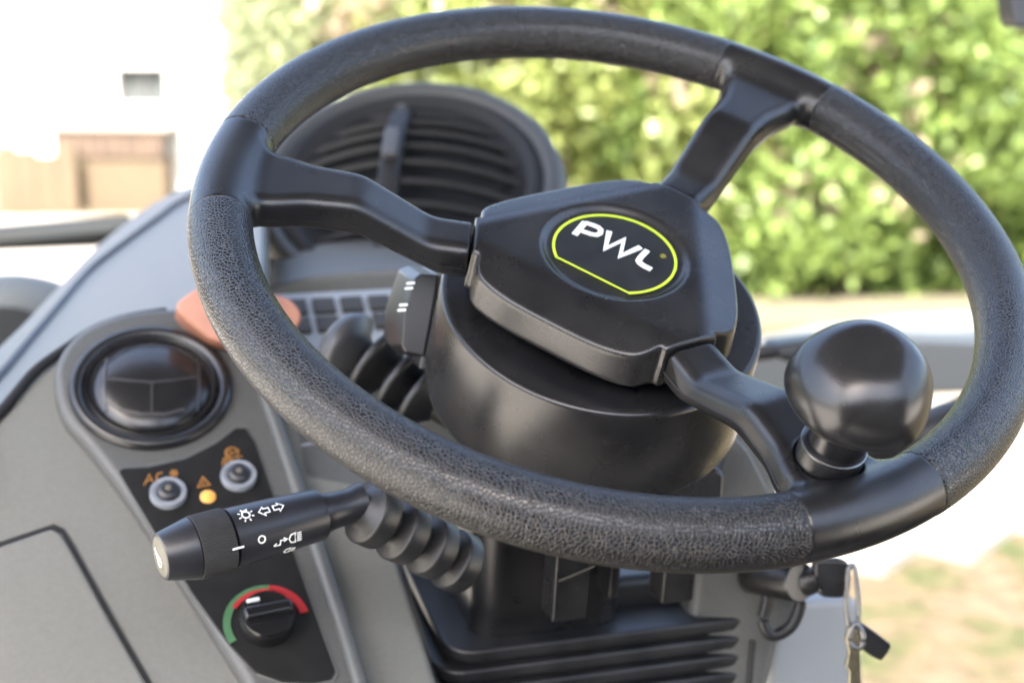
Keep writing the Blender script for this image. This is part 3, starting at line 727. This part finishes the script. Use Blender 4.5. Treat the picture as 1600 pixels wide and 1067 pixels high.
# ================================================================== LOOSE THINGS ON THE DASH
ob = W(372, 492, .865)
hl = thing('hand_lever', 'orange plastic hand lever poking out behind the left of the wheel rim', 'lever', ob)
sl_ = smooth_closed([(276, 482), (290, 462), (318, 448), (380, 452), (440, 462), (466, 480), (470, 502), (452, 520), (400, 540), (345, 536), (312, 518)], 4)
slab('lever_grip', [W(x, y, .862) for x, y in sl_], YV * .03 - ZUP * .012, ORANGE, hl, .008, 5)
tube('lever_root', [W(420, 510, .88), W(480, 600, .9)], .009, BLACK, hl)

key = thing('ignition_key', 'black headed ignition key in its lock with keys and a black tag dangling from it', 'key', W(1282, 905, .81))
tube('key_barrel', [W(1238, 908, .816), W(1262, 908, .812), W(1278, 904, .81)], [.0075, .0085, .007], BLACK, key, 16)
slab('key_head', [W(x, y, .805) for x, y in smooth_closed([(1274, 880), (1300, 874), (1325, 878), (1332, 900), (1326, 930), (1300, 935), (1280, 926)], 4)], YV * .006, BLACK, key, .002)
tube('key_ring', [W(x, y, .803) for x, y in smooth_closed([(1326, 888), (1334, 884), (1338, 905), (1342, 950), (1338, 985), (1328, 980), (1322, 945), (1324, 910)], 5)], .0016, STEEL, key, 8, True)
tube('split_ring', [W(x, y, .801) for x, y in smooth_closed([(1335, 975), (1347, 985), (1348, 1005), (1338, 1012), (1327, 1000)], 5)], .0016, STEEL, key, 8, True)
slab('loose_key', [W(x, y, .80) for x, y in ((1326, 980), (1340, 985), (1344, 1005), (1348, 1090), (1326, 1090), (1328, 1050), (1322, 1040), (1327, 1020), (1322, 1000))], YV * .0022, BRASS, key, .0005)
slab('key_tag', [W(x, y, .80) for x, y in smooth_closed([(1345, 976), (1352, 976), (1385, 1000), (1393, 1010), (1380, 1030), (1372, 1030), (1352, 1018), (1344, 1000)], 2)], YV * .005, BLACK, key, .0015)

# ================================================================== TRACTOR OUTSIDE THE CAB
fd = 2.0
fen = thing('front_mudguard', 'grey front mudguard beyond the spinner knob, its top coloured sky-lit and its flank shaded', 'mudguard', W(1400, 620, fd) - ZUP * .3)
far = [W(x, y, d) for x, y, d in ((1100, 545, 2.3), (1190, 525, 2.35), (1280, 507, 2.4), (1400, 492, 2.45), (1520, 486, 2.5), (1680, 484, 2.55))]
near = [W(x, y, d) for x, y, d in ((1100, 575, 1.98), (1190, 556, 2.0), (1280, 542, 2.0), (1400, 530, 2.02), (1520, 534, 2.05), (1680, 548, 2.1))]
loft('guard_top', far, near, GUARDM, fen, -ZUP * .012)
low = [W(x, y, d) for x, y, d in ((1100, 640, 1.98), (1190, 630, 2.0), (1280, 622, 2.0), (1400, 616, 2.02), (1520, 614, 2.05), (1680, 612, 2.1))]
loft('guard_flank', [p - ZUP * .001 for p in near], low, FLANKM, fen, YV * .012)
arm = thing('windscreen_wiper', 'black jointed wiper arm ending in a boxy head beside the column shroud', 'wiper', W(1240, 545, 1.25))
tube('arm_rod', [W(1120, 560, 1.25), W(1180, 552, 1.25), W(1235, 545, 1.25)], .0072, BLACK, arm)
slab('arm_head', [W(x, y, 1.24) for x, y in ((1214, 538), (1300, 528), (1302, 560), (1236, 568), (1214, 560))], YV * .03, BLACK, arm, .004)
rail = thing('grab_rail', 'short black rail behind the knob against the bright yard', 'rail', W(1400, 690, 1.3))
tube('rail_tube', [W(1330, 702, 1.3), W(1400, 690, 1.3), W(1480, 668, 1.3), W(1530, 652, 1.3)], [.014, .019, .024, .024], RUBBER, rail, 16)
slab('rail_foot', [W(x, y, 1.31) for x, y in ((1300, 690), (1420, 672), (1425, 722), (1300, 730))], YV * .04, RUBBER, rail, .006)
pn = tag(slab('step_panel', [W(x, y, 1.15) for x, y in smooth_open([(1204, 1130), (1206, 1060), (1214, 1000), (1234, 958), (1268, 940), (1345, 938)], 5) + [np.array(q) for q in ((1352, 1130),)]], YV * .05, PAINTG, None, .01, 4), 'pale grey rounded panel below the ignition key', 'panel')
bar_ = thing('front_crossbar', 'dark horizontal crossbar ahead of the dash at the far left', 'crossbar', W(60, 370, 2.0))
slab('bar_tube', [W(x, y, 2.0) for x, y in ((-160, 362), (0, 358), (190, 342), (215, 345), (200, 372), (150, 388), (0, 394), (-160, 398))], YV * .06, BARM, bar_, .012, 4)
tube('bar_edge', [W(-160, 380, 1.99), W(0, 377, 1.99), (W(180, 360, 1.99))], .006, BARM, bar_, 8)
bon = thing('side_mirror', 'blurred rounded grey mirror housing low at the left edge ahead of the dash', 'mirror', W(20, 540, 1.5))
P, F = surface_nets(lambda p: (np.sqrt((p[..., 0] / .11) ** 2 + (p[..., 1] / .07) ** 2 + (p[..., 2] / .09) ** 2) - 1) * .07, (-.12, -.08, -.1), (.12, .08, .1), .012)
mesh('mirror_shell', P + W(18, 560, 1.5), F, FENDM, bon, True)
tube('mirror_arm', [W(25, 540, 1.5), W(-60, 640, 1.5), W(-160, 700, 1.45)], .014, BARM, bon)
mf = lathe('mirror_rim', [(.05, -.004), (.062, .0), (.062, .01), (.05, .014)], W(12, 576, 1.42), -FWD, BARM, bon, 32)

hk_ = thing('wiper_bracket', 'small black bracket cut by the top right corner of the photo', 'bracket', W(1592, 8, 1.1))
slab('bracket_plate', [W(x, y, 1.1) for x, y in smooth_closed([(1582, -30), (1620, -30), (1625, 40), (1600, 42), (1586, 34)], 3)], YV * .02, BLACK, hk_, .003)
tube('bracket_rod', [W(1605, 0, 1.11), W(1680, -60, 1.12)], .008, BLACK, hk_)
# cab that shades the driver's place: roof, posts, floor, rear wall
cab = thing('tractor_cab', 'dark tractor cab roof and posts round the driver place', 'cab', (0, -.3, .9))
def bxw(name, lo, hi, m, parent, bev=.01):
    lo, hi = np.array(lo, float), np.array(hi, float); c = (lo + hi) / 2; s_ = (hi - lo) / 2
    return box(name, c, XV * s_[0], YV * s_[1], ZUP * s_[2], m, parent, bev)
CABM = mat('cab_lining', (.07, .07, .068), .7, vary=.1, vscale=10)
bxw('cab_roof', (-.95, -1.05, 2.70), (.80, .55, 2.76), CABM, cab, .03)
for x in (-.92, .74): bxw('cab_post', (x, -1.03, .9), (x + .05, -.97, 2.70), BARM, cab)
bxw('rear_wall', (-.95, -1.02, .92), (.80, -.97, 2.02), BARM, cab)
bxw('side_panel', (.74, -.96, .92), (.78, .5, 1.25), BARM, cab)
seat = thing('driver_seat', 'black high backed driver seat behind the steering wheel', 'seat', (.05, -.8, .92))
bxw('seat_cushion', (-.2, -.9, 1.25), (.3, -.45, 1.37), RUBBER, seat, .04); bxw('seat_back', (-.2, -.96, 1.3), (.3, -.84, 1.95), RUBBER, seat, .04); bxw('seat_base', (-.1, -.85, .92), (.2, -.5, 1.25), BARM, seat, .02)
bxw('cab_floor', (-.8, -1.7, .86), (.8, .35, .92), mat('floor_mat', (.03, .03, .03), .8, vary=.2, vscale=20), cab)

# ================================================================== THE YARD
def ground_mat():
    m = bpy.data.materials.new('dry_grass_ground'); m.use_nodes = True; t = m.node_tree; b = t.nodes['Principled BSDF']
    b.inputs['Roughness'].default_value = .9; b.inputs['Specular IOR Level'].default_value = .1
    tc = t.nodes.new('ShaderNodeTexCoord')
    def ns(s, d=6):
        x = t.nodes.new('ShaderNodeTexNoise'); x.inputs['Scale'].default_value = s; x.inputs['Detail'].default_value = d
        t.links.new(tc.outputs['Object'], x.inputs['Vector']); return x
    a, c = ns(3.5), ns(14)
    r1 = t.nodes.new('ShaderNodeValToRGB'); e = r1.color_ramp.elements
    e[0].position = .35; e[0].color = (.045, .056, .022, 1); e[1].position = .62; e[1].color = (.10, .077, .052, 1)
    x = e.new(.5); x.color = (.085, .068, .042, 1)
    t.links.new(a.outputs['Fac'], r1.inputs[0])
    mx = t.nodes.new('ShaderNodeMix'); mx.data_type = 'RGBA'; mx.blend_type = 'OVERLAY'; mx.inputs[0].default_value = .6
    t.links.new(r1.outputs[0], mx.inputs[6]); t.links.new(c.outputs['Fac'], mx.inputs[7]); t.links.new(mx.outputs[2], b.inputs['Base Color'])
    bpn = t.nodes.new('ShaderNodeBump'); bpn.inputs['Distance'].default_value = .05; t.links.new(c.outputs['Fac'], bpn.inputs['Height']); t.links.new(bpn.outputs[0], b.inputs['Normal'])
    return m
V = []; F = []; N_ = 40
xs = np.linspace(-120, 120, N_)
for i in range(N_):
    for j in range(N_): V.append((xs[i], xs[j], 0))
for i in range(N_ - 1):
    for j in range(N_ - 1): F.append([i * N_ + j, (i + 1) * N_ + j, (i + 1) * N_ + j + 1, i * N_ + j + 1])
tag(mesh('ground', V, F, ground_mat()), None, None, kind='structure')
GP = lambda x, y, z=0: hit(x, y, np.array([0, 0, z]), ZUP)
pale = mat('pale_concrete', (.25, .235, .21), .85, ('noise', 30, .01, .3), vary=.08, vscale=2)
tag(slab('concrete_path', [GP(*q, .05) for q in ((1000, 640), (1300, 628), (1620, 610), (2300, 580), (2300, 760), (1750, 790), (1680, 824), (1590, 812), (1520, 860), (1440, 842), (1380, 880), (1300, 866), (1200, 905), (900, 960))], -ZUP * .1, pale, None, .01), None, None, kind='structure')
tag(slab('farm_track', [GP(*q, .03) for q in ((700, 462), (1100, 466), (1560, 462), (2400, 440), (2400, 500), (1560, 505), (700, 520))], -ZUP * .1, mat('dusty_track', (.10, .088, .055), .9, vary=.1, vscale=3), None, 0), None, None, kind='structure')
tag(slab('yard_paving', [GP(*q, .04) for q in ((-500, 345), (60, 338), (420, 332), (520, 420), (300, 560), (-700, 640))], -ZUP * .1, pale, None, 0), None, None, kind='structure')

tag(slab('yard_bounce_sheet', [np.array(q) for q in ((-60, -60, .02), (60, -60, .02), (60, -2.5, .02), (-1.6, -2.5, .02), (-1.6, 7, .02), (-60, 7, .02))], -ZUP * .1, mat('warm_bounce_ground', (.50, .47, .42), .9, vary=.12, vscale=3), None, 0), None, None, kind='structure')  # unseen pale ground, added beside and behind to bounce light into the cab
# house at the left: white rendered wall with a small window above a lean-to
hd = 13.5
house = thing('house', 'white rendered house wall with one small grey window at upper left', 'house', GP(120, 322))
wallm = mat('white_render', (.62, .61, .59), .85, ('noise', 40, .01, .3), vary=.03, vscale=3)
base = GP(150, 322); base[2] = 0
hx = unit(RIGHT - .12 * FH); hx[2] = 0; hy = np.cross(ZUP, hx)
hpnt = lambda x, y, off=0: hit(x, y, base - hy * off, -hy)
hloc = lambda x, y: (lambda q: (q - base) @ hx)(hpnt(x, y))
wl0, wl1 = hloc(-300, 200), hloc(352, 200)
wx0, wx1 = hloc(182, 135), hloc(260, 135); wz0, wz1 = hpnt(220, 163)[2], hpnt(220, 106)[2]
def wallbox(n_, x0, x1, z0, z1, m, par, y0=0, y1=.3, bev=0):
    c = base + hx * (x0 + x1) / 2 + hy * (y0 + y1) / 2 + ZUP * (z0 + z1) / 2
    return box(n_, c, hx * (x1 - x0) / 2, hy * (y1 - y0) / 2, ZUP * (z1 - z0) / 2, m, par, bev)
wallbox('wall', wl0, wx0, 0, 4.6, wallm, house); wallbox('wall', wx1, wl1, 0, 4.6, wallm, house)
wallbox('wall', wx0, wx1, 0, wz0, wallm, house); wallbox('wall', wx0, wx1, wz1, 4.6, wallm, house)
wallbox('side_wall', wl1 - .3, wl1, 0, 4.6, wallm, house, .3, 6)
wallbox('roof', wl0 - .3, wl1 + .3, 4.6, 4.8, mat('clay_roof', (.3, .13, .08), .8, vary=.2, vscale=4), house, -.3, 6.3)
win = wallbox('window', wx0, wx1, wz0, wz1, mat('grey_window_glass', (.07, .078, .077), .7, vary=.1, vscale=3, spec=.1), house, .12, .16)
fm = mat('white_frame', (.10, .10, .10), .6, vary=.05)
for a, b, c_, d_ in ((wx0, wx0 + .03, wz0, wz1), (wx1 - .03, wx1, wz0, wz1), (wx0 + .03, wx1 - .03, wz1 - .03, wz1), (wx0 + .03, wx1 - .03, wz0, wz0 + .03), ((wx0 + wx1) / 2 - .012, (wx0 + wx1) / 2 + .012, wz0 + .03, wz1 - .03)):
    wallbox('window_frame', a, b, c_, d_, fm, win, .08, .12)
shed = thing('shed', 'low brown and cream lean-to shed against the white house', 'shed', hpnt(180, 325))
x0, x1 = hloc(104, 260), hloc(272, 260); zt = hpnt(190, 200)[2]; zm = hpnt(190, 242)[2]
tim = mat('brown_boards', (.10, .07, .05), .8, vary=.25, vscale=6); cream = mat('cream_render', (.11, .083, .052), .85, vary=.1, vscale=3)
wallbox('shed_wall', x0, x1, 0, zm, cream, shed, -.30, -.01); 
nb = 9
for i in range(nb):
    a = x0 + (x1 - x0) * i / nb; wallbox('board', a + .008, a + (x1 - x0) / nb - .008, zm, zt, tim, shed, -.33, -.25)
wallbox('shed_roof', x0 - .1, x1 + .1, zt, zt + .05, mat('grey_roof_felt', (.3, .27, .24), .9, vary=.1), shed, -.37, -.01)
fence = thing('stacked_planks', 'pale weathered plank stack leaning on the white wall left of the shed', 'planks', hpnt(60, 325))
px0 = hloc(0, 300)
for i in range(7):
    a = px0 - .5 + i * .24; wallbox('plank', a, a + .232, 0, hpnt(60, 222 + 8 * (i % 3))[2], mat('weathered_plank', (.18 + .03 * (i % 3), .14, .10), .85, vary=.2, vscale=8) if i < 3 else cream, fence, -.5, -.44)

# ---- hedge: individual shrubs of many small leaves
def leaf_mat(name, c0_, c1_):
    m = bpy.data.materials.new(name); m.use_nodes = True; t = m.node_tree; t.nodes.clear()
    g = t.nodes.new('ShaderNodeNewGeometry'); r = t.nodes.new('ShaderNodeValToRGB')
    e = r.color_ramp.elements; e[0].color = (*c0_, 1); e[1].color = (*c1_, 1)
    d = t.nodes.new('ShaderNodeBsdfPrincipled'); d.inputs['Roughness'].default_value = .42
    tr = t.nodes.new('ShaderNodeBsdfTranslucent'); mx = t.nodes.new('ShaderNodeMixShader'); mx.inputs[0].default_value = .38
    o = t.nodes.new('ShaderNodeOutputMaterial')
    t.links.new(g.outputs['Random Per Island'], r.inputs[0]); t.links.new(r.outputs[0], d.inputs['Base Color']); t.links.new(r.outputs[0], tr.inputs['Color'])
    t.links.new(d.outputs[0], mx.inputs[1]); t.links.new(tr.outputs[0], mx.inputs[2]); t.links.new(mx.outputs[0], o.inputs[0])
    return m
LM = [leaf_mat('fresh_leaf', (.085, .14, .035), (.30, .40, .11)), leaf_mat('yellow_green_leaf', (.12, .16, .04), (.38, .43, .14)), leaf_mat('pale_leaf', (.15, .18, .09), (.40, .43, .24))]
PETAL = leaf_mat('pink_blossom', (.30, .24, .17), (.48, .38, .28))
BARK = mat('bark', (.10, .075, .05), .9, ('noise', 40, .01, .6), vary=.3, vscale=20)
def leaves(name, c, rx, ry, rz, n, size, m, parent, clumps):
    cl = RNG.normal(size=(clumps, 3)); cl /= np.linalg.norm(cl, axis=1)[:, None]
    cl *= RNG.uniform(.45, 1.0, (clumps, 1)) ** .5; crad = RNG.uniform(.16, .34, clumps)
    k = RNG.integers(0, clumps, n); d = RNG.normal(size=(n, 3)); d /= np.linalg.norm(d, axis=1)[:, None]
    p = cl[k] + d * (crad[k] * RNG.uniform(.3, 1, n) ** .4)[:, None]
    P_ = c + p * np.array([rx, ry, rz]); P_[:, 2] = np.maximum(P_[:, 2], .03)
    a = d + RNG.normal(size=(n, 3)) * .7; a /= np.linalg.norm(a, axis=1)[:, None]
    t1 = np.cross(a, RNG.normal(size=(n, 3))); t1 /= np.linalg.norm(t1, axis=1)[:, None]; t2 = np.cross(a, t1)
    s_ = (size * RNG.uniform(.6, 1.3, n))[:, None]
    Q = np.stack([P_ - t1 * s_, P_ - t2 * s_ * .5 + a * s_ * .12, P_ + t1 * s_, P_ + t2 * s_ * .5 + a * s_ * .12], 1).reshape(-1, 3)
    me = bpy.data.meshes.new(name); me.vertices.add(4 * n); me.loops.add(4 * n); me.polygons.add(n)
    me.vertices.foreach_set('co', Q.ravel()); me.loops.foreach_set('vertex_index', np.arange(4 * n))
    me.polygons.foreach_set('loop_start', np.arange(0, 4 * n, 4)); me.update(calc_edges=True); me.materials.append(m)
    return link(name, me, parent)
def shrub(x, y0, dist_scale, w_, h_, kind, label, n=9000, flowers=0):
    b = GP(x, y0); b[2] = 0
    t = thing('shrub', label, 'shrub', b, 'hedge of leafy shrubs across the yard')
    c = b + np.array([0, 0, h_ * .52])
    leaves('crown', c, w_, w_ * .75, h_ * .56, n, .06, LM[kind], t, 60)
    if flowers: leaves('blossom', c - FH * .15 + ZUP * h_ * .18, w_, w_ * .75, h_ * .55, flowers, .085, PETAL, t, 12)
    for k in range(4):
        a = 2 * math.pi * k / 4 + .4
        e = c + np.array([math.cos(a) * w_ * .5, math.sin(a) * w_ * .4, h_ * .15])
        tube('stem', [b + np.array([math.cos(a) * .06, math.sin(a) * .06, -.02]), (b + e) / 2 + np.array([.05, 0, .1]), e], [.035, .025, .012], BARK, t, 8)
specs = [(560, 412, 1.2, 3.4, 2, 'pale loose shrub at the left end of the hedge beside the white house', 8000, 900),
         (700, 428, 1.3, 3.6, 2, 'pale shrub with pinkish blossom behind the round vent', 9000, 900),
         (840, 440, 1.3, 3.4, 1, 'yellow green shrub behind the top of the wheel rim', 9000, 600),
         (1010, 446, 1.3, 3.6, 1, 'yellow green shrub behind the hub and right spoke', 9000, 300),
         (1175, 450, 1.25, 3.5, 0, 'fresh green shrub seen between right spoke and rim', 9000, 300),
         (1330, 450, 1.3, 3.6, 0, 'fresh green shrub behind the right of the rim with pink blossom', 9500, 500),
         (1490, 446, 1.3, 3.7, 0, 'dense green shrub outside the rim at upper right', 9500, 300),
         (1660, 442, 1.3, 3.6, 0, 'dense green shrub at the right edge of the photo', 9000, 250)]
for (x, y, w_, h_, k, lab, n_, fl) in specs: shrub(x, y, 1, w_, h_, k, lab, n_, fl)
# the dense wood that closes the view behind the shrubs
V = []
bk = [GP(x, y) for x, y in ((500, 385), (700, 395), (1000, 400), (1300, 400), (1700, 395), (2100, 380))]
n_ = 26000; pos = RNG.uniform(0, 1, n_) * (len(bk) - 1); i0 = np.minimum(pos.astype(int), len(bk) - 2); f_ = (pos - i0)[:, None]
B_ = np.array(bk); P_ = B_[i0] * (1 - f_) + B_[i0 + 1] * f_; P_[:, 2] = RNG.uniform(0, 4.6, n_); P_ += FH * RNG.normal(0, .5, (n_, 1)) + RIGHT * RNG.normal(0, .2, (n_, 1))
a = RNG.normal(size=(n_, 3)) - FH * .8; a /= np.linalg.norm(a, axis=1)[:, None]; t1 = np.cross(a, RNG.normal(size=(n_, 3))); t1 /= np.linalg.norm(t1, axis=1)[:, None]; t2 = np.cross(a, t1)
s_ = RNG.uniform(.06, .14, n_)[:, None]
Q = np.stack([P_ - t1 * s_, P_ - t2 * s_ * .6, P_ + t1 * s_, P_ + t2 * s_ * .6], 1).reshape(-1, 3)
me = bpy.data.meshes.new('far_foliage'); me.vertices.add(4 * n_); me.loops.add(4 * n_); me.polygons.add(n_)
me.vertices.foreach_set('co', Q.ravel()); me.loops.foreach_set('vertex_index', np.arange(4 * n_)); me.polygons.foreach_set('loop_start', np.arange(0, 4 * n_, 4)); me.update(calc_edges=True); me.materials.append(LM[0])
tag(link('far_foliage', me), 'mass of green foliage behind the hedge shrubs', 'foliage', kind='stuff')
